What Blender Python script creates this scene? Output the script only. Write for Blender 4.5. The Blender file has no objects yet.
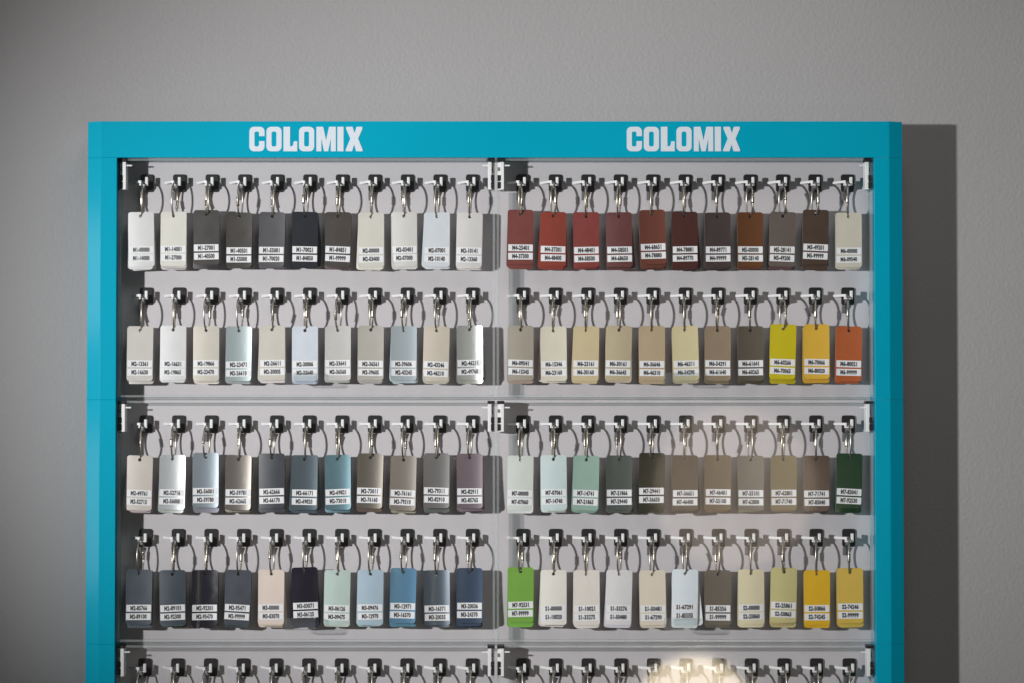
import bpy, bmesh, math, random
from mathutils import Vector, Matrix
random.seed(7)

# ---------------------------------------------------------------- camera, world, lamps, exposure
scene = bpy.context.scene
col = scene.collection
CAM_Y = -2.534                      # 1 px of the photograph is 1 mm on the plane of the hanging cards
def fx(px, y): return (px - 512.0) * (y - CAM_Y) / 2500.0
def fz(py, y): return (341.5 - py) * (y - CAM_Y) / 2500.0

cam = bpy.data.cameras.new('camera'); cam.sensor_width = 36.0
cam.lens = 36.0 * 2500 / 1024; cam.clip_start = 0.05; cam.clip_end = 100
cam_o = bpy.data.objects.new('camera', cam); col.objects.link(cam_o)
PITCH = math.radians(1.6)            # held a little low and tipped up
cam_o.location = (0, -0.034 - 2.5 * math.cos(PITCH), -2.5 * math.sin(PITCH)); cam_o.rotation_euler = (math.pi / 2 + PITCH, 0, 0)
scene.camera = cam_o

world = bpy.data.worlds.new('World'); scene.world = world; world.use_nodes = True
bg = world.node_tree.nodes['Background']
bg.inputs[0].default_value = (0.92, 0.97, 1.0, 1); bg.inputs[1].default_value = 0.022

def lamp(name, kind, loc, aim, power, color, **kw):
    l = bpy.data.lights.new(name, kind); l.energy = power; l.color = color
    for k, v in kw.items(): setattr(l, k, v)
    o = bpy.data.objects.new(name, l); col.objects.link(o); o.location = loc
    o.rotation_euler = (Vector(aim) - Vector(loc)).to_track_quat('-Z', 'Y').to_euler()
    return o
# the hard key lamp stands to the left in front of the wall, about as high as the top row
lamp('key_lamp', 'SPOT', (-1.52, -1.85, 0.09), (0.045, 0, 0.02), 264, (1.0, 0.985, 0.975),
     spot_size=math.radians(33.5), spot_blend=1.0, shadow_soft_size=0.035)
# soft ceiling lamp in front of the wall
lamp('ceiling_lamp', 'AREA', (0.4, -1.15, 1.2), (0.25, 0, 0.1), 6.0, (1.0, 0.96, 0.92), shape='DISK', size=0.9)
# dim area lamps added at far left to put streaks in the lacquered chamfer
for wz, wh in ((0.16, 0.20), (-0.235, 0.26)):
    lamp('chamfer_streak_lamp', 'AREA', (-1.95, -1.0, wz), (-0.42, 0, wz * 0.6), 0.85, (0.85, 0.95, 1.0), shape='RECTANGLE', size=0.34, size_y=wh)
# warm round room lamp mirrored in the doors; dim one added for soft reflections
lamp('room_lamp', 'POINT', (0.36, CAM_Y, -0.675), (0, 0, 0), 7.0, (1.0, 0.83, 0.58), shadow_soft_size=0.118)
lamp('door_reflection_lamp', 'POINT', (0.47, CAM_Y - 0.3, -0.23), (0, 0, 0), 2.0, (1.0, 0.80, 0.62), shadow_soft_size=0.17)

scene.view_settings.view_transform = 'Standard'; scene.view_settings.look = 'None'
scene.view_settings.exposure = 0.0; scene.view_settings.gamma = 1.0
scene.view_settings.use_curve_mapping = False
scene.render.engine = 'CYCLES'
scene.cycles.transparent_max_bounces = 24
scene.cycles.max_bounces = 10

# ---------------------------------------------------------------- helpers
def lin(c):
    return tuple(((v / 255) / 12.92 if v / 255 <= 0.04045 else ((v / 255 + 0.055) / 1.055) ** 2.4) for v in c)

def material(name, color, rough=0.5, metallic=0.0, coat=0.0, spec=0.5, var=0.0, vscale=30.0, bump=0.0, bscale=300.0, detail=3.0):
    m = bpy.data.materials.new(name); m.use_nodes = True
    nt = m.node_tree; b = nt.nodes['Principled BSDF']
    b.inputs['Roughness'].default_value = rough; b.inputs['Metallic'].default_value = metallic
    b.inputs['Specular IOR Level'].default_value = spec
    if coat: b.inputs['Coat Weight'].default_value = coat; b.inputs['Coat Roughness'].default_value = 0.12
    b.inputs['Base Color'].default_value = (*color, 1)
    tc = nt.nodes.new('ShaderNodeTexCoord')
    if var:
        n = nt.nodes.new('ShaderNodeTexNoise'); n.inputs['Scale'].default_value = vscale; n.inputs['Detail'].default_value = detail
        nt.links.new(tc.outputs['Object'], n.inputs['Vector'])
        r = nt.nodes.new('ShaderNodeMapRange')
        r.inputs['From Min'].default_value = 0.3; r.inputs['From Max'].default_value = 0.7
        r.inputs['To Min'].default_value = 1 - var; r.inputs['To Max'].default_value = 1 + var
        nt.links.new(n.outputs['Fac'], r.inputs['Value'])
        mx = nt.nodes.new('ShaderNodeVectorMath'); mx.operation = 'SCALE'
        mx.inputs[0].default_value = color
        nt.links.new(r.outputs['Result'], mx.inputs['Scale'])
        nt.links.new(mx.outputs['Vector'], b.inputs['Base Color'])
        r2 = nt.nodes.new('ShaderNodeMapRange')
        r2.inputs['From Min'].default_value = 0.3; r2.inputs['From Max'].default_value = 0.7
        r2.inputs['To Min'].default_value = max(0.02, rough - 0.06); r2.inputs['To Max'].default_value = rough + 0.06
        nt.links.new(n.outputs['Fac'], r2.inputs['Value']); nt.links.new(r2.outputs['Result'], b.inputs['Roughness'])
    if bump:
        n2 = nt.nodes.new('ShaderNodeTexNoise'); n2.inputs['Scale'].default_value = bscale; n2.inputs['Detail'].default_value = 4.0
        nt.links.new(tc.outputs['Object'], n2.inputs['Vector'])
        bp = nt.nodes.new('ShaderNodeBump'); bp.inputs['Strength'].default_value = bump; bp.inputs['Distance'].default_value = 0.001
        nt.links.new(n2.outputs['Fac'], bp.inputs['Height']); nt.links.new(bp.outputs['Normal'], b.inputs['Normal'])
    return m

def acrylic(name, milk, tint, rough, ior=1.45, wave=0.0):
    m = bpy.data.materials.new(name); m.use_nodes = True; nt = m.node_tree
    for n in list(nt.nodes): nt.nodes.remove(n)
    out = nt.nodes.new('ShaderNodeOutputMaterial')
    tr = nt.nodes.new('ShaderNodeBsdfTransparent'); tr.inputs[0].default_value = (*tint, 1)
    gl = nt.nodes.new('ShaderNodeBsdfGlossy'); gl.inputs['Roughness'].default_value = rough
    df = nt.nodes.new('ShaderNodeBsdfDiffuse'); df.inputs[0].default_value = (0.85, 0.87, 0.88, 1)
    # reflectance of a thin sheet, the same from both of its sides (Schlick)
    lw = nt.nodes.new('ShaderNodeLayerWeight'); lw.inputs['Blend'].default_value = 0.5
    p5 = nt.nodes.new('ShaderNodeMath'); p5.operation = 'POWER'; p5.inputs[1].default_value = 5.0
    f0 = ((ior - 1) / (ior + 1)) ** 2
    fr = nt.nodes.new('ShaderNodeMath'); fr.operation = 'MULTIPLY_ADD'; fr.inputs[1].default_value = 1 - f0; fr.inputs[2].default_value = f0
    nt.links.new(lw.outputs['Facing'], p5.inputs[0]); nt.links.new(p5.outputs[0], fr.inputs[0])
    m1 = nt.nodes.new('ShaderNodeMixShader'); m1.inputs[0].default_value = milk
    m2 = nt.nodes.new('ShaderNodeMixShader')
    nt.links.new(tr.outputs[0], m1.inputs[1]); nt.links.new(df.outputs[0], m1.inputs[2])
    nt.links.new(fr.outputs[0], m2.inputs[0]); nt.links.new(m1.outputs[0], m2.inputs[1]); nt.links.new(gl.outputs[0], m2.inputs[2])
    nt.links.new(m2.outputs[0], out.inputs[0])
    if wave:
        tc = nt.nodes.new('ShaderNodeTexCoord'); n = nt.nodes.new('ShaderNodeTexNoise')
        n.inputs['Scale'].default_value = 9.0; n.inputs['Detail'].default_value = 1.5
        bp = nt.nodes.new('ShaderNodeBump'); bp.inputs['Strength'].default_value = wave; bp.inputs['Distance'].default_value = 0.0008
        nt.links.new(tc.outputs['Object'], n.inputs['Vector']); nt.links.new(n.outputs['Fac'], bp.inputs['Height'])
        nt.links.new(bp.outputs['Normal'], gl.inputs['Normal'])
    return m

MAT = {
    'wall': material('wall_plaster', lin((152, 151, 152)), 0.85, var=0.04, vscale=3.0, bump=0.65, bscale=270.0),
    'turquoise': material('turquoise_lacquer', (0.0, 0.30, 0.435), 0.5, spec=0.04, coat=0.5, var=0.03, vscale=6.0, bump=0.03, bscale=600.0),
    'panel': material('back_panel_white', lin((190, 186, 190)), 0.55, var=0.025, vscale=5.0),
    'letter': material('letter_white', lin((196, 206, 215)), 0.5),
    'black': material('black_plastic', (0.009, 0.009, 0.010), 0.6, spec=0.3),
    'grey': material('grey_plastic', (0.17, 0.17, 0.175), 0.45),
    'white': material('white_plastic', (0.80, 0.80, 0.80), 0.38),
    'steel': material('ring_steel', (0.52, 0.47, 0.40), 0.33, metallic=1.0),
    'sticker': material('label_paper', lin((224, 224, 227)), 0.6),
    'edge': material('card_core', (0.30, 0.29, 0.28), 0.5),
    'ink': material('label_ink', (0.02, 0.02, 0.022), 0.6),
    'pane': acrylic('clear_acrylic', 0.003, (0.985, 0.99, 0.99), 0.045, wave=0.1),
    'rim': acrylic('acrylic_edge', 0.13, (0.92, 0.945, 0.945), 0.12, ior=1.4),
    'tab': acrylic('acrylic_tab', 0.03, (0.94, 0.96, 0.96), 0.08, ior=1.5),
}

def mesh_obj(name, bm, mats, parent=None, loc=None, smooth=False):
    bmesh.ops.recalc_face_normals(bm, faces=bm.faces)
    me = bpy.data.meshes.new(name); bm.to_mesh(me); bm.free()
    for m in (mats if isinstance(mats, (list, tuple)) else [mats]): me.materials.append(m)
    if smooth:
        for p in me.polygons: p.use_smooth = True
    return link(name, me, parent, loc)
def link(name, me, parent=None, loc=None):
    o = bpy.data.objects.new(name, me); col.objects.link(o)
    if parent: o.parent = parent
    if loc: o.location = loc
    return o
def empty(name, loc, label, cat, group=None):
    o = bpy.data.objects.new(name, None); col.objects.link(o); o.location = loc
    o.empty_display_size = 0.02
    o['label'] = label; o['category'] = cat
    if group: o['group'] = group
    return o
def add_box(bm, x0, x1, y0, y1, z0, z1, mi=0, bevel=0.0):
    xs, ys, zs = sorted((x0, x1)), sorted((y0, y1)), sorted((z0, z1))
    r = bmesh.ops.create_cube(bm, size=1.0)
    vs = r['verts']
    for v in vs:
        v.co = Vector((xs[v.co.x > 0], ys[v.co.y > 0], zs[v.co.z > 0]))
    fs = list({f for v in vs for f in v.link_faces})
    for f in fs: f.material_index = mi
    if bevel:
        es = list({e for v in vs for e in v.link_edges})
        rb = bmesh.ops.bevel(bm, geom=es, offset=bevel, segments=2, affect='EDGES', profile=0.5)
        for f in rb['faces']: f.material_index = mi
def prism(bm, pts, axis, a, b, mi=0, bevel=0.0):
    """closed outline pts (u,v) extruded from a to b along axis 'x','y' or 'z'"""
    def p3(u, v, w):
        return {'x': (w, u, v), 'y': (u, w, v), 'z': (u, v, w)}[axis]
    va = [bm.verts.new(p3(u, v, a)) for u, v in pts]; vb = [bm.verts.new(p3(u, v, b)) for u, v in pts]
    n = len(pts)
    fs = [bm.faces.new(va), bm.faces.new(list(reversed(vb)))]
    for i in range(n): fs.append(bm.faces.new((va[i], vb[i], vb[(i + 1) % n], va[(i + 1) % n])))
    for f in fs: f.material_index = mi
    if bevel:
        es = list({e for f in fs for e in f.edges})
        rb = bmesh.ops.bevel(bm, geom=es, offset=bevel, segments=2, affect='EDGES', profile=0.5)
        for f in rb['faces']: f.material_index = mi
def rrect(x0, x1, z0, z1, r, n=5, corners=(1, 1, 1, 1)):
    pts = []
    for k, (cx, cz, a0) in enumerate(((x1 - r, z1 - r, 0), (x0 + r, z1 - r, 90), (x0 + r, z0 + r, 180), (x1 - r, z0 + r, 270))):
        if not corners[k]:
            pts.append(((x1, x0, x0, x1)[k], (z1, z1, z0, z0)[k])); continue
        for i in range(n + 1):
            a = math.radians(a0 + 90 * i / n); pts.append((cx + r * math.cos(a), cz + r * math.sin(a)))
    return pts
def plate_with_holes(bm, outer, holes, y0, y1):
    """flat shape in XZ with holes, given thickness along Y"""
    es = []
    for loop in [outer] + holes:
        vs = [bm.verts.new((u, y0, v)) for u, v in loop]
        for i in range(len(vs)): es.append(bm.edges.new((vs[i], vs[(i + 1) % len(vs)])))
    r = bmesh.ops.triangle_fill(bm, edges=es, use_beauty=True, use_dissolve=False)
    fs = [g for g in r['geom'] if isinstance(g, bmesh.types.BMFace)]
    ex = bmesh.ops.extrude_face_region(bm, geom=fs)
    bmesh.ops.translate(bm, verts=[g for g in ex['geom'] if isinstance(g, bmesh.types.BMVert)], vec=(0, y1 - y0, 0))

# ---------------------------------------------------------------- wall
YW = 0.0215                                   # face of the wall
bm = bmesh.new()
add_box(bm, -3, 3, YW, YW + 0.1, -1.6, 2.4)
wall = mesh_obj('wall', bm, MAT['wall']); wall['kind'] = 'structure'

# ---------------------------------------------------------------- cabinet
YF, YC, YP = -0.047, -0.0410, -0.010           # frame front, foot of the chamfer, face of the back panel
XL, XLi, XR, XRi = fx(87, YC), fx(116, YF), fx(903, YC), fx(875, YF)
ROW_BOTTOM = 905
cab = empty('display_cabinet', (0, 0, fz(940, YF)),
            'turquoise wall cabinet with two COLOMIX headings holding rows of hanging paint samples', 'display cabinet')
Z0 = cab.location.z
def C(o):                                      # parent to the cabinet, keep world place
    o.parent = cab; o.matrix_parent_inverse = Matrix.Translation((0, 0, -Z0)); return o

def frame_section(left):
    s = 1 if left else -1
    xo, xc, xi = (XL, fx(100, YF), XLi) if left else (XR, fx(890, YF), XRi)
    return [(xo, YW - 0.0006), (xo, YC), (xc, YF), (xi, YF), (xi, YW - 0.0006)]
seams = [157.4, 400.2, 643.8, ROW_BOTTOM]
for left in (True, False):
    for a, b in zip(seams[:-1], seams[1:]):
        bm = bmesh.new()
        prism(bm, frame_section(left), 'z', fz(b, YF) + 0.00002, fz(a, YF) - 0.00002, bevel=0.00035)
        C(mesh_obj('side_rail', bm, MAT['turquoise']))
def cross(name, p0, p1):
    bm = bmesh.new()
    pts = [(XL, YW - 0.0006), (XL, YC), (fx(100, YF), YF), (fx(890, YF), YF), (XR, YC), (XR, YW - 0.0006)]
    prism(bm, pts, 'z', fz(p1, YF) + 0.00002, fz(p0, YF) - 0.00002, bevel=0.0003)
    return C(mesh_obj(name, bm, MAT['turquoise']))
header = cross('header_panel', 121, 157.4)
cross('bottom_rail', ROW_BOTTOM, 940)
bm = bmesh.new()
add_box(bm, XLi - 0.0005, XRi + 0.0005, YW - 0.0008, YP, fz(ROW_BOTTOM - 1, YF), fz(157.9, YF))
C(mesh_obj('back_panel', bm, MAT['panel']))

# lettering on the header: heavy block capitals, 24.5 mm high
H = 24.5
def arc_o(w): return rrect(0, w, 0, H, 4.6, 5)
LET = {}
LET['O'] = (15.2, arc_o(15.2), [rrect(5.2, 10.0, 4.8, H - 4.8, 1.8, 4)])
LET['C'] = (15.2, rrect(0, 15.2, 0, H, 4.6, 5)[0:6] + rrect(0, 15.2, 0, H, 4.6, 5)[6:18] + rrect(0, 15.2, 0, H, 4.6, 5)[18:24]
            + [(15.2, 10.2), (9.7, 10.2)] + [(9.7, 6.2), (9.2, 5.2), (8.3, 4.8), (6.6, 4.8), (5.6, 5.2), (5.2, 6.2)]
            + [(5.2, H - 6.2), (5.6, H - 5.2), (6.6, H - 4.8), (8.3, H - 4.8), (9.2, H - 5.2), (9.7, H - 6.2)]
            + [(9.7, H - 9.4), (15.2, H - 9.4)], [])
LET['L'] = (13.8, [(0, 0), (13.8, 0), (13.8, 10), (10.4, 10), (9.6, 6), (8.6, 5.1), (6.6, 5.1), (6.6, H), (0, H)], [])
LET['M'] = (19.4, [(0, 0), (5.0, 0), (5.0, 12.5), (7.6, 0), (11.8, 0), (14.4, 12.5), (14.4, 0), (19.4, 0), (19.4, H), (12.6, H), (9.7, 11.0), (6.8, H), (0, H)], [])
LET['I'] = (6.2, [(0, 0), (6.2, 0), (6.2, H), (0, H)], [])
LET['X'] = (16.8, [(0, 0), (6.4, 0), (8.4, 6.8), (10.4, 0), (16.8, 0), (16.8, 1.6), (12.4, 12.6), (16.6, 22.4), (16.6, H), (10.8, H), (8.8, 18.2), (6.8, H), (0.4, H), (0.4, 22.4), (4.6, 12.6), (0, 1.6)], [])
POS = [('C', 0), ('O', 17.1), ('L', 34.2), ('O', 49.8), ('M', 67.2), ('I', 88.2), ('X', 96.6)]
lm = {}
for k, (w, o_, h_) in LET.items():
    bm = bmesh.new()
    sc = 0.001
    plate_with_holes(bm, [(u * sc, v * sc) for u, v in o_], [[(u * sc, v * sc) for u, v in h] for h in h_], -0.0004, 0.0)
    bmesh.ops.recalc_face_normals(bm, faces=bm.faces)
    me = bpy.data.meshes.new('letter'); bm.to_mesh(me); bm.free(); me.materials.append(MAT['letter']); lm[k] = me
for start in (248.8, 627.0):
    for ch, dx in POS:
        o = link('letter', lm[ch]); o.parent = header
        o.location = (fx(start + dx, YF), YF - 0.00005, fz(151.2, YF))

# ---------------------------------------------------------------- doors of clear acrylic
YD = -0.0432                                   # front of the pane
def hinge_mesh(mirror):
    """outer side of the door at x=0, inwards +x; top at z=0; y=0 is the plane just behind the pane"""
    bm = bmesh.new(); q = 0.001
    add_box(bm, 3.6*q, 7.2*q, 1.0*q, 16*q, -31*q, -3.4*q, 0, 0.3*q)        # white bracket
    add_box(bm, 0.7*q, 3.7*q, 7*q, 16*q, -31*q, -3.4*q, 0)                 # its return
    add_box(bm, 0.4*q, 7.6*q, 0.6*q, 14*q, -3.2*q, -0.2*q, 1, 0.25*q)      # black cap
    add_box(bm, 0.8*q, 3.4*q, 3*q, 6.9*q, -12*q, -8.6*q, 2, 0.3*q)         # screw boss
    add_box(bm, 0.7*q, 4.3*q, 0.8*q, 6.8*q, -22.2*q, -16.6*q, 1, 0.3*q)    # black blocks
    add_box(bm, 0.7*q, 4.3*q, 0.8*q, 6.8*q, -29.8*q, -23.4*q, 1, 0.3*q)
    add_box(bm, 7.2*q, 13.0*q, 2*q, 3.2*q, -7.6*q, -6.2*q, 0)              # thin arm
    if mirror:
        for v in bm.verts: v.co.x *= -1
    bmesh.ops.recalc_face_normals(bm, faces=bm.faces)
    me = bpy.data.meshes.new('hinge'); bm.to_mesh(me); bm.free()
    for m in ('white', 'black', 'grey'): me.materials.append(MAT[m])
    return me
HM = {False: hinge_mesh(False), True: hinge_mesh(True)}
door_rows = [(157.9, 397.6), (400.9, 641.6), (644.9, 893.0)]
door_cols = [(117.4, 495.1), (496.7, 873.6)]
for (pa, pb) in door_rows:
    for ci, (qa, qb) in enumerate(door_cols):
        xa, xb = fx(qa, YD), fx(qb, YD); zt, zb = fz(pa, YD), fz(pb, YD)
        bm = bmesh.new(); add_box(bm, xa, xb, YD, YD + 0.0025, zb, zt, 0, 0.0004)
        door = C(mesh_obj('door', bm, MAT['pane']))
        t = 0.0024; yb = YD + 0.0027; ye = -0.020
        # edges of the clear cover, set back behind the pane
        for (u0, u1, v0, v1) in ((xa, xa + t, zb + t, zt - 0.0325), (xb - t, xb, zb + t, zt - 0.0325),
                                 (xa, xb, zb, zb + t - 0.0001), (xa + 0.009, xb - 0.009, zt - t, zt)):
            ye = -0.029 if v1 - v0 > 0.01 else -0.034
            bm = bmesh.new(); add_box(bm, u0, u1, yb, ye, v0, v1, 0, 0.0005)
            o = mesh_obj('door_edge', bm, MAT['rim'], door)
        for mir in (False, True):
            o = link('hinge', HM[mir], door, ((xb if mir else xa), YD + 0.0028, zt))
        # clear finger tab near the lower edge
        cx = fx(301 if ci == 0 else 679, YD); cz = zb + 0.019
        bm = bmesh.new(); prism(bm, rrect(cx - 0.0155, cx + 0.0155, cz - 0.0065, cz + 0.0055, 0.002), 'y', YD - 0.0065, YD - 0.0002, bevel=0.0006)
        mesh_obj('handle_tab', bm, MAT['tab'], door)

# ---------------------------------------------------------------- hooks on the back panel
def hook_meshes():
    q = 0.001
    bm = bmesh.new()
    prism(bm, [(u*q, v*q) for u, v in rrect(-6.6, 6.6, -9, 9, 2.4, 4)], 'y', -0.1*q, -2.2*q, 0, 0.35*q)
    prism(bm, [(-2.0*q, -8.5*q), (-15.5*q, -6.2*q), (-15.5*q, -3.0*q), (-12*q, 1.5*q), (-2.0*q, 1.5*q)], 'x', -3.4*q, -0.6*q, 1)
    prism(bm, [(-1.0*q, -9.1*q), (-1.0*q, -16.5*q), (-3.5*q, -17.5*q), (-7.5*q, -9.1*q)], 'x', -6.2*q, -3.5*q, 1)
    bmesh.ops.recalc_face_normals(bm, faces=bm.faces)
    hm = bpy.data.meshes.new('hook'); bm.to_mesh(hm); bm.free(); hm.materials.append(MAT['black']); hm.materials.append(MAT['grey'])
    bm = bmesh.new()
    add_box(bm, 0.3*q, 3.1*q, -16.5*q, -12.2*q, -2.2*q, 5.0*q, 0, 0.5*q)       # upturned tip
    add_box(bm, -5.6*q, 3.1*q, -16.5*q, -11.6*q, -3.7*q, -2.2*q, 0, 0.4*q)     # saddle
    add_box(bm, -5.6*q, -3.5*q, -16.5*q, -12.2*q, -2.2*q, 1.6*q, 0, 0.4*q)     # inner cheek
    prism(bm, [(-15.4*q, -0.2*q), (-13.4*q, -0.2*q), (-5.0*q, -13.0*q), (-5.0*q, -15.6*q), (-6.2*q, -15.4*q)], 'z', -0.9*q, 1.5*q, 0)  # strap to the panel
    bmesh.ops.recalc_face_normals(bm, faces=bm.faces)
    cm = bpy.data.meshes.new('hook_clip'); bm.to_mesh(cm); bm.free(); cm.materials.append(MAT['white'])
    return hm, cm
hook_me, clip_me = hook_meshes()
ROWS = [182.3, 295.6, 423.6, 536.8, 665.6]     # plate centres
COLS_L = [146.4 + 32.6 * i for i in range(11)]
COLS_R = [522.8 + 32.51 * i for i in range(11)]
hook_pos = {}
for r, py in enumerate(ROWS):
    for c, px in enumerate(COLS_L + COLS_R):
        loc = Vector((fx(px, -0.011), YP, fz(py, -0.011)))
        h = C(link('hook', hook_me, None, loc)); link('clip', clip_me, h)
        hook_pos[r, c] = loc

# ---------------------------------------------------------------- swatch sets
def tube_ellipse(bm, ry, rz, rad, n=36, m=8, a0=0, a1=360, radf=None):
    full = abs(a1 - a0) >= 360; rings = []
    cnt = n if full else n + 1
    for i in range(cnt):
        a = math.radians(a0 + (a1 - a0) * i / n)
        c = Vector((0, ry * math.cos(a), rz * math.sin(a))); nrm = Vector((0, math.cos(a) / ry, math.sin(a) / rz)).normalized()
        rings.append([bm.verts.new(c + rad * (math.cos(2 * math.pi * k / m) * nrm + math.sin(2 * math.pi * k / m) * Vector((1, 0, 0)))) for k in range(m)])
    for i in range(cnt if full else cnt - 1):
        A, B = rings[i], rings[(i + 1) % cnt]
        for k in range(m): bm.faces.new((A[k], A[(k + 1) % m], B[(k + 1) % m], B[k]))
    if not full: bm.faces.new(rings[0]); bm.faces.new(rings[-1])
RY, RZ, RR = 0.0105, 0.0173, 0.0009
bm = bmesh.new(); tube_ellipse(bm, RY, RZ, RR)
bmesh.ops.recalc_face_normals(bm, faces=bm.faces)
ring_me = bpy.data.meshes.new('binder_ring'); bm.to_mesh(ring_me); bm.free(); ring_me.materials.append(MAT['steel'])
for p in ring_me.polygons: p.use_smooth = True
bm = bmesh.new(); tube_ellipse(bm, RY, RZ, RR * 1.75, n=5, a0=-14, a1=14)
bmesh.ops.recalc_face_normals(bm, faces=bm.faces)
clasp_me = bpy.data.meshes.new('clasp'); bm.to_mesh(clasp_me); bm.free(); clasp_me.materials.append(MAT['steel'])
for p in clasp_me.polygons: p.use_smooth = True

CW, CH, HOLE = 0.0130, 0.0548, 0.0042          # half width, height, hole below the top edge
def card_mesh(bend, curl, rc, th=0.0009):
    """origin at the hole, hanging down; bent about its long axis and curled along it"""
    bm = bmesh.new()
    outer = rrect(-CW, CW, HOLE - CH, HOLE, rc, 3)
    hole = [(0.0017 * math.cos(2 * math.pi * i / 12), 0.0017 * math.sin(2 * math.pi * i / 12)) for i in range(12)]
    plate_with_holes(bm, outer, [hole], -th, 0)
    for k in range(-4, 5):
        bmesh.ops.bisect_plane(bm, geom=bm.verts[:] + bm.edges[:] + bm.faces[:], plane_co=(k * 0.0026, 0, 0), plane_no=(1, 0, 0))
    for k in range(1, 6):
        bmesh.ops.bisect_plane(bm, geom=bm.verts[:] + bm.edges[:] + bm.faces[:], plane_co=(0, 0, -k * 0.009), plane_no=(0, 0, 1))
    for v in bm.verts:
        u = v.co.x / CW; w = -v.co.z / CH
        v.co.y += bend * u * u + curl * w * w
    bmesh.ops.recalc_face_normals(bm, faces=bm.faces)
    me = bpy.data.meshes.new('swatch_card'); bm.to_mesh(me); bm.free(); me.materials.append(None); me.materials.append(MAT['edge'])
    for p in me.polygons:
        p.use_smooth = abs(p.normal.y) > 0.6
        p.material_index = 0 if abs(p.normal.y) > 0.6 else 1
    try: me.set_sharp_from_angle(angle=math.radians(35))
    except Exception: pass
    return me
SHAPES = ((0.0, 0.0, 0.0027), (0.0007, 0.0006, 0.0027), (-0.0006, -0.0008, 0.0032), (0.0004, -0.0012, 0.0040), (-0.0023, 0.0, 0.0027), (-0.0011, -0.0026, 0.0030))
CARDS = [card_mesh(*a) for a in SHAPES]

def code_mesh(text):
    cu = bpy.data.curves.new('code', 'FONT'); cu.body = text; cu.size = 1.0
    cu.align_x = 'CENTER'; cu.align_y = 'CENTER'; cu.offset = 0.052; cu.resolution_u = 2; cu.space_character = 1.06
    o = bpy.data.objects.new('code', cu); col.objects.link(o)
    bpy.context.view_layer.update()
    me = bpy.data.meshes.new_from_object(o.evaluated_get(bpy.context.evaluated_depsgraph_get()))
    bpy.data.objects.remove(o); bpy.data.curves.remove(cu)
    return me
def sticker_mesh(text, shape, dx, dz, tilt):
    """two-tone printed strip that follows the bend of the card it is stuck on"""
    tm = code_mesh(text)
    xs = [v.co.x for v in tm.vertices]; ys = [v.co.y for v in tm.vertices]
    w, h = max(xs) - min(xs), max(ys) - min(ys); cx, cy = (max(xs) + min(xs)) / 2, (max(ys) + min(ys)) / 2
    sx, sy = 0.0166 / w, 0.0049 / h
    bend, curl, _ = shape; ct, st = math.cos(tilt), math.sin(tilt)
    def put(x, z, lift):
        X, Z = dx + x * ct - z * st, dz + x * st + z * ct
        return (X, -0.0009 - lift + bend * (X / CW) ** 2 + curl * (Z / CH) ** 2, Z)
    bm = bmesh.new(); n = 10
    g = [[bm.verts.new(put(-0.0123 + 0.0246 * i / n, z, lf)) for i in range(n + 1)] for z, lf in ((0.0034, 0.0), (0.0034, 0.00016), (-0.0034, 0.00016), (-0.0034, 0.0))]
    for a, b in ((0, 1), (1, 2), (2, 3)):
        for i in range(n): bm.faces.new((g[a][i], g[b][i], g[b][i + 1], g[a][i + 1]))
    for i in (0, n): bm.faces.new([g[k][i] for k in range(4)])
    bmesh.ops.recalc_face_normals(bm, faces=bm.faces)
    vs = [bm.verts.new(put((v.co.x - cx) * sx, (v.co.y - cy) * sy, 0.00026)) for v in tm.vertices]
    for p in tm.polygons:
        try:
            f = bm.faces.new([vs[i] for i in p.vertices]); f.material_index = 1
        except ValueError: pass
    bpy.data.meshes.remove(tm)
    me = bpy.data.meshes.new('label_sticker'); bm.to_mesh(me); bm.free()
    me.materials.append(MAT['sticker']); me.materials.append(MAT['ink'])
    return me

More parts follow.
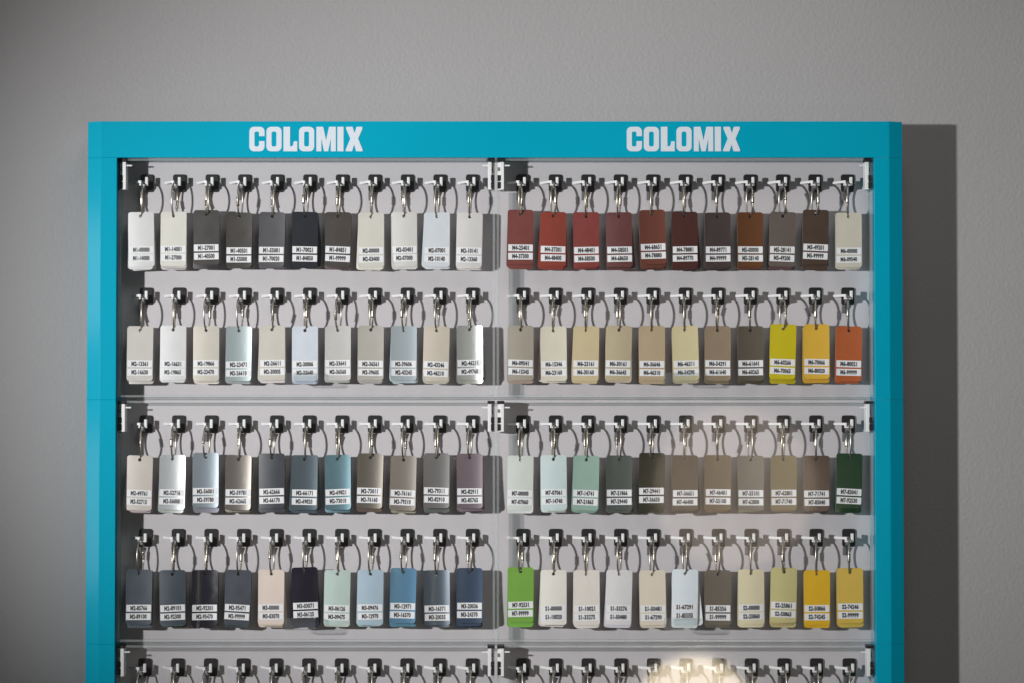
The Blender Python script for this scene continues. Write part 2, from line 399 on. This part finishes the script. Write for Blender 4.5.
# one row per hook row: (prefix codes at each boundary), colour, name, sheen of every card in it
SETS = [
 # top row, left door
 [((222,222,222),'white','M1-00000','M1-14000'), ((218,216,207),'off-white','M1-14001','M1-27000'), ((62,58,56),'charcoal','M1-27001','M1-40500'),
  ((68,64,61),'dark grey','M1-40501','M1-55000'), ((86,84,88),'slate grey','M1-55001','M1-70020'), ((50,51,57),'near-black','M1-70021','M1-84850'),
  ((70,64,60),'brownish black','M1-84851','M1-99999'), ((214,212,202),'creamy white','M2-00000','M2-03400'), ((214,212,208),'warm white','M2-03401','M2-07000'),
  ((216,221,228),'bluish white','M2-07001','M2-10140'), ((213,211,209),'pale grey white','M2-10141','M2-13360'),
  # top row, right door
  ((124,64,58),'dusty red','M4-25401','M4-37300'), ((146,68,56),'brick red','M4-37301','M4-48400'), ((134,58,52),'dark red','M4-48401','M4-58500'),
  ((104,58,58),'maroon','M4-58501','M4-68650'), ((124,72,58),'reddish brown','M4-68651','M4-78880'), ((80,46,42),'dark maroon','M4-78881','M4-89770'),
  ((66,52,52),'black brown','M4-89771','M4-99999'), ((114,71,40),'copper brown','M5-00000','M5-28140'), ((102,90,84),'taupe grey','M5-28141','M5-49200'),
  ((74,56,44),'dark brown','M5-49201','M5-99999'), ((208,202,187),'ivory','M6-00000','M6-09540')],
 [((204,200,194),'pale warm grey','M2-13361','M2-16630'), ((222,222,223),'bright white','M2-16631','M2-19865'), ((208,202,190),'pale beige','M2-19866','M2-23470'),
  ((176,189,191),'pale blue grey','M2-23471','M2-26610'), ((205,199,189),'light beige','M2-26611','M2-30005'), ((210,216,226),'icy white','M2-30006','M2-33640'),
  ((195,193,190),'light grey','M2-33641','M2-36560'), ((179,175,167),'stone grey','M2-36561','M2-39605'), ((186,197,203),'pale sky grey','M2-39606','M2-43245'),
  ((204,194,180),'sandy cream','M2-43246','M2-46210'), ((178,180,176),'silvery grey','M2-46211','M2-49760'),
  ((170,162,148),'grey beige','M6-09541','M6-15345'), ((220,214,196),'cream','M6-15346','M6-23160'), ((206,190,152),'yellowish beige','M6-23161','M6-30160'),
  ((190,176,146),'khaki beige','M6-30161','M6-36645'), ((184,164,134),'tan','M6-36646','M6-46310'), ((212,200,158),'pale yellow','M6-46311','M6-54290'),
  ((146,128,106),'brown grey','M6-54291','M6-61640'), ((108,100,88),'olive grey','M6-61641','M6-60265'), ((204,188,6),'lemon yellow','M6-60266','M6-70065'),
  ((228,182,62),'amber yellow','M6-70066','M6-80020'), ((180,93,46),'orange','M6-80021','M6-99999')],
 [((198,190,182),'pale champagne','M2-49761','M2-52715'), ((184,188,190),'silver','M2-52716','M2-56000'), ((138,148,156),'steel blue grey','M2-56001','M2-59780'),
  ((112,106,100),'mid grey','M2-59781','M2-62665'), ((60,62,70),'dark navy grey','M2-62666','M2-66170'), ((86,98,106),'slate blue','M2-66171','M2-69820'),
  ((98,128,138),'teal blue','M2-69821','M2-73010'), ((104,98,90),'bronze grey','M2-73011','M2-76160'), ((140,132,124),'warm silver','M2-76161','M2-79310'),
  ((120,118,117),'neutral grey','M2-79311','M2-82910'), ((122,109,116),'mauve grey','M2-82911','M2-85765'),
  ((206,212,206),'greenish white','M7-00000','M7-07060'), ((196,212,212),'pale aqua','M7-07061','M7-14740'), ((144,172,160),'sage green','M7-14741','M7-21865'),
  ((90,96,92),'dark green grey','M7-21866','M7-29440'), ((50,49,37),'olive black','M7-29441','M7-36650'), ((68,57,45),'dark olive brown','M7-36651','M7-46400'),
  ((116,101,80),'bronze','M7-46401','M7-55100'), ((128,122,112),'stone taupe','M7-55101','M7-62800'), ((122,110,80),'olive','M7-62801','M7-71740'),
  ((80,64,54),'chocolate brown','M7-71741','M7-83040'), ((20,58,34),'bottle green','M7-83041','M7-92530')],
 [((62,72,82),'dark blue grey','M2-85766','M2-89100'), ((58,68,78),'deep slate','M2-89101','M2-92300'), ((36,36,44),'glossy black','M2-92301','M2-95470'),
  ((54,60,70),'anthracite','M2-95471','M2-99999'), ((214,198,188),'pale pink','M3-00000','M3-03070'), ((34,29,42),'purplish black','M3-03071','M3-06125'),
  ((178,196,190),'pale mint','M3-06126','M3-09475'), ((160,180,194),'powder blue','M3-09476','M3-12970'), ((94,136,166),'sky blue','M3-12971','M3-16370'),
  ((84,94,104),'metallic blue grey','M3-16371','M3-20035'), ((62,78,100),'navy blue','M3-20036','M3-24370'),
  ((112,160,62),'leaf green','M7-92531','M7-99999'), ((222,218,210),'soft white','S1-00000','S1-10020'), ((214,208,200),'ecru white','S1-10021','S1-33275'),
  ((212,210,211),'cool white','S1-33276','S1-50480'), ((212,202,186),'light cream','S1-50481','S1-67290'), ((214,222,228),'pale ice blue','S1-67291','S1-85355'),
  ((102,94,84),'dark taupe','S1-85356','S1-99999'), ((216,206,174),'buttery cream','S2-00000','S2-25860'), ((190,182,128),'pale olive yellow','S2-25861','S2-50865'),
  ((214,170,30),'golden yellow','S2-50866','S2-74245'), ((204,172,76),'mustard yellow','S2-74246','S2-99999')],
]
METAL = {(1,3),(1,8),(1,10),(2,1),(2,2),(2,3),(2,5),(2,6),(2,7),(2,8),(2,9),(2,10),(2,14),(2,17),(2,18),(3,8),(3,9),(3,10),(0,18),(0,15),(1,18)}
GLOSSY = {(0,5),(3,2),(3,5),(0,12),(2,15),(2,16),(2,20),(2,21),(1,18),(0,16)}
BENT = {(3,9): 4, (3,2): 4, (1,10): 4, (2,0): 1}
ORD = ['first', 'second', 'third', 'fourth', 'fifth', 'sixth', 'seventh', 'eighth', 'ninth', 'tenth', 'last']
ROWN = ['top row', 'second row', 'third row', 'fourth row', 'cut-off bottom row']

def card_material(rgb, metal, gloss, k):
    c = lin(rgb); c = tuple(min(0.86, v * k * (1.15 if metal else 1.0)) for v in c)
    m = material('card_paint', c, 0.30 if metal else (0.16 if gloss else 0.38), metallic=0.4 if metal else 0.0,
                 coat=0.3 if gloss else (0.15 if metal else 0.0), var=0.0 if metal else 0.03, vscale=60, detail=2.0)
    return m
def shifted(rgb, rnd, a):
    d = rnd.uniform(-a, a)
    return tuple(max(4, min(236, v + d + rnd.uniform(-a, a) * 0.35)) for v in rgb)

LIGHT = lambda rgb: sum(rgb) / 3 > 170
for (r, c), hp in hook_pos.items():
    rnd = random.Random(r * 100 + c + 5)
    side = 'left' if c < 11 else 'right'
    n = ORD[c % 11]
    base = hp + Vector((-0.0030 + 0.0013 * c / 21, 0, 0))
    if r < 4:
        rgb, cname, codeA, codeB = SETS[r][c]
        label = '%s paint swatch cards, %s from left in %s, %s half' % (cname, n, ROWN[r], side)
    else:
        rgb = SETS[1][(c * 7 + 3) % 22][0]
        label = 'ring on %s hook from left in cut-off bottom row, %s half' % (n, side)
    zc = -0.0022 - RZ + RR            # ring hangs from the saddle
    y_ring = -0.0165
    bottom = zc - RZ
    root = empty('swatch_set', base + Vector((0, y_ring, bottom)), label, 'paint swatches', 'paint swatch sets hanging on the hooks')
    ring = link('binder_ring', ring_me, root, (0, 0, RZ)); ring.rotation_euler.z = math.radians(rnd.choice((-1, 1)) * rnd.uniform(4, 13))
    cl = link('clasp', clasp_me, ring)
    if rnd.random() < 0.5: cl.rotation_euler.x = math.radians(rnd.uniform(-20, 20))
    if rnd.random() < 0.5: cl.rotation_euler.z = math.pi
    k = rnd.randint(4, 6)
    lift = rnd.uniform(-0.0004, 0.0006) + (0.0022 if (r < 4 and not LIGHT(rgb) and rnd.random() < 0.4) else 0)
    roll = rnd.gauss(0.25, 0.8)
    metal, gloss = (r, c) in METAL, (r, c) in GLOSSY
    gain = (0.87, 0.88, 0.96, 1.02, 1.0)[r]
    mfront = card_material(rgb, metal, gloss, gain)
    mback = card_material(shifted(rgb, rnd, 22), metal, gloss, gain)
    for j in range(k):
        si = BENT.get((r, c), 5 if (metal and j == 0) else rnd.choice((0, 1, 2, 3)) if j else rnd.choice((0, 0, 1, 2)))
        me = CARDS[si]
        card = link('swatch_card', me, root)
        yy = -0.0052 + j * 0.0019
        fan = 0 if j == 0 else rnd.gauss(0, 0.5 + 1.7 * (rnd.random() < 0.18))
        drop = 0 if j == 0 else -rnd.uniform(0.0004, 0.0032)
        card.location = (0.0, yy, 0.0007 + (lift if j == 0 else 0) + drop)
        card.rotation_euler = (math.radians(-0.9 + 0.55 * j), math.radians(roll + fan), math.radians(rnd.gauss(0, 1.2)))
        card.material_slots[0].link = 'OBJECT'
        card.material_slots[0].material = mfront if j == 0 or rnd.random() < 0.4 else mback
        if j == 0 and r < 4:
            tilt = rnd.gauss(0, 0.8)
            up = rnd.uniform(-0.0006, 0.0006)
            for q, code in enumerate((codeA, codeB)):
                link('label_sticker', sticker_mesh(code, SHAPES[si], rnd.uniform(-0.0002, 0.0002), -0.0338 - q * 0.0084 + up,
                                                   math.radians(tilt + rnd.gauss(0, 0.3))), card)
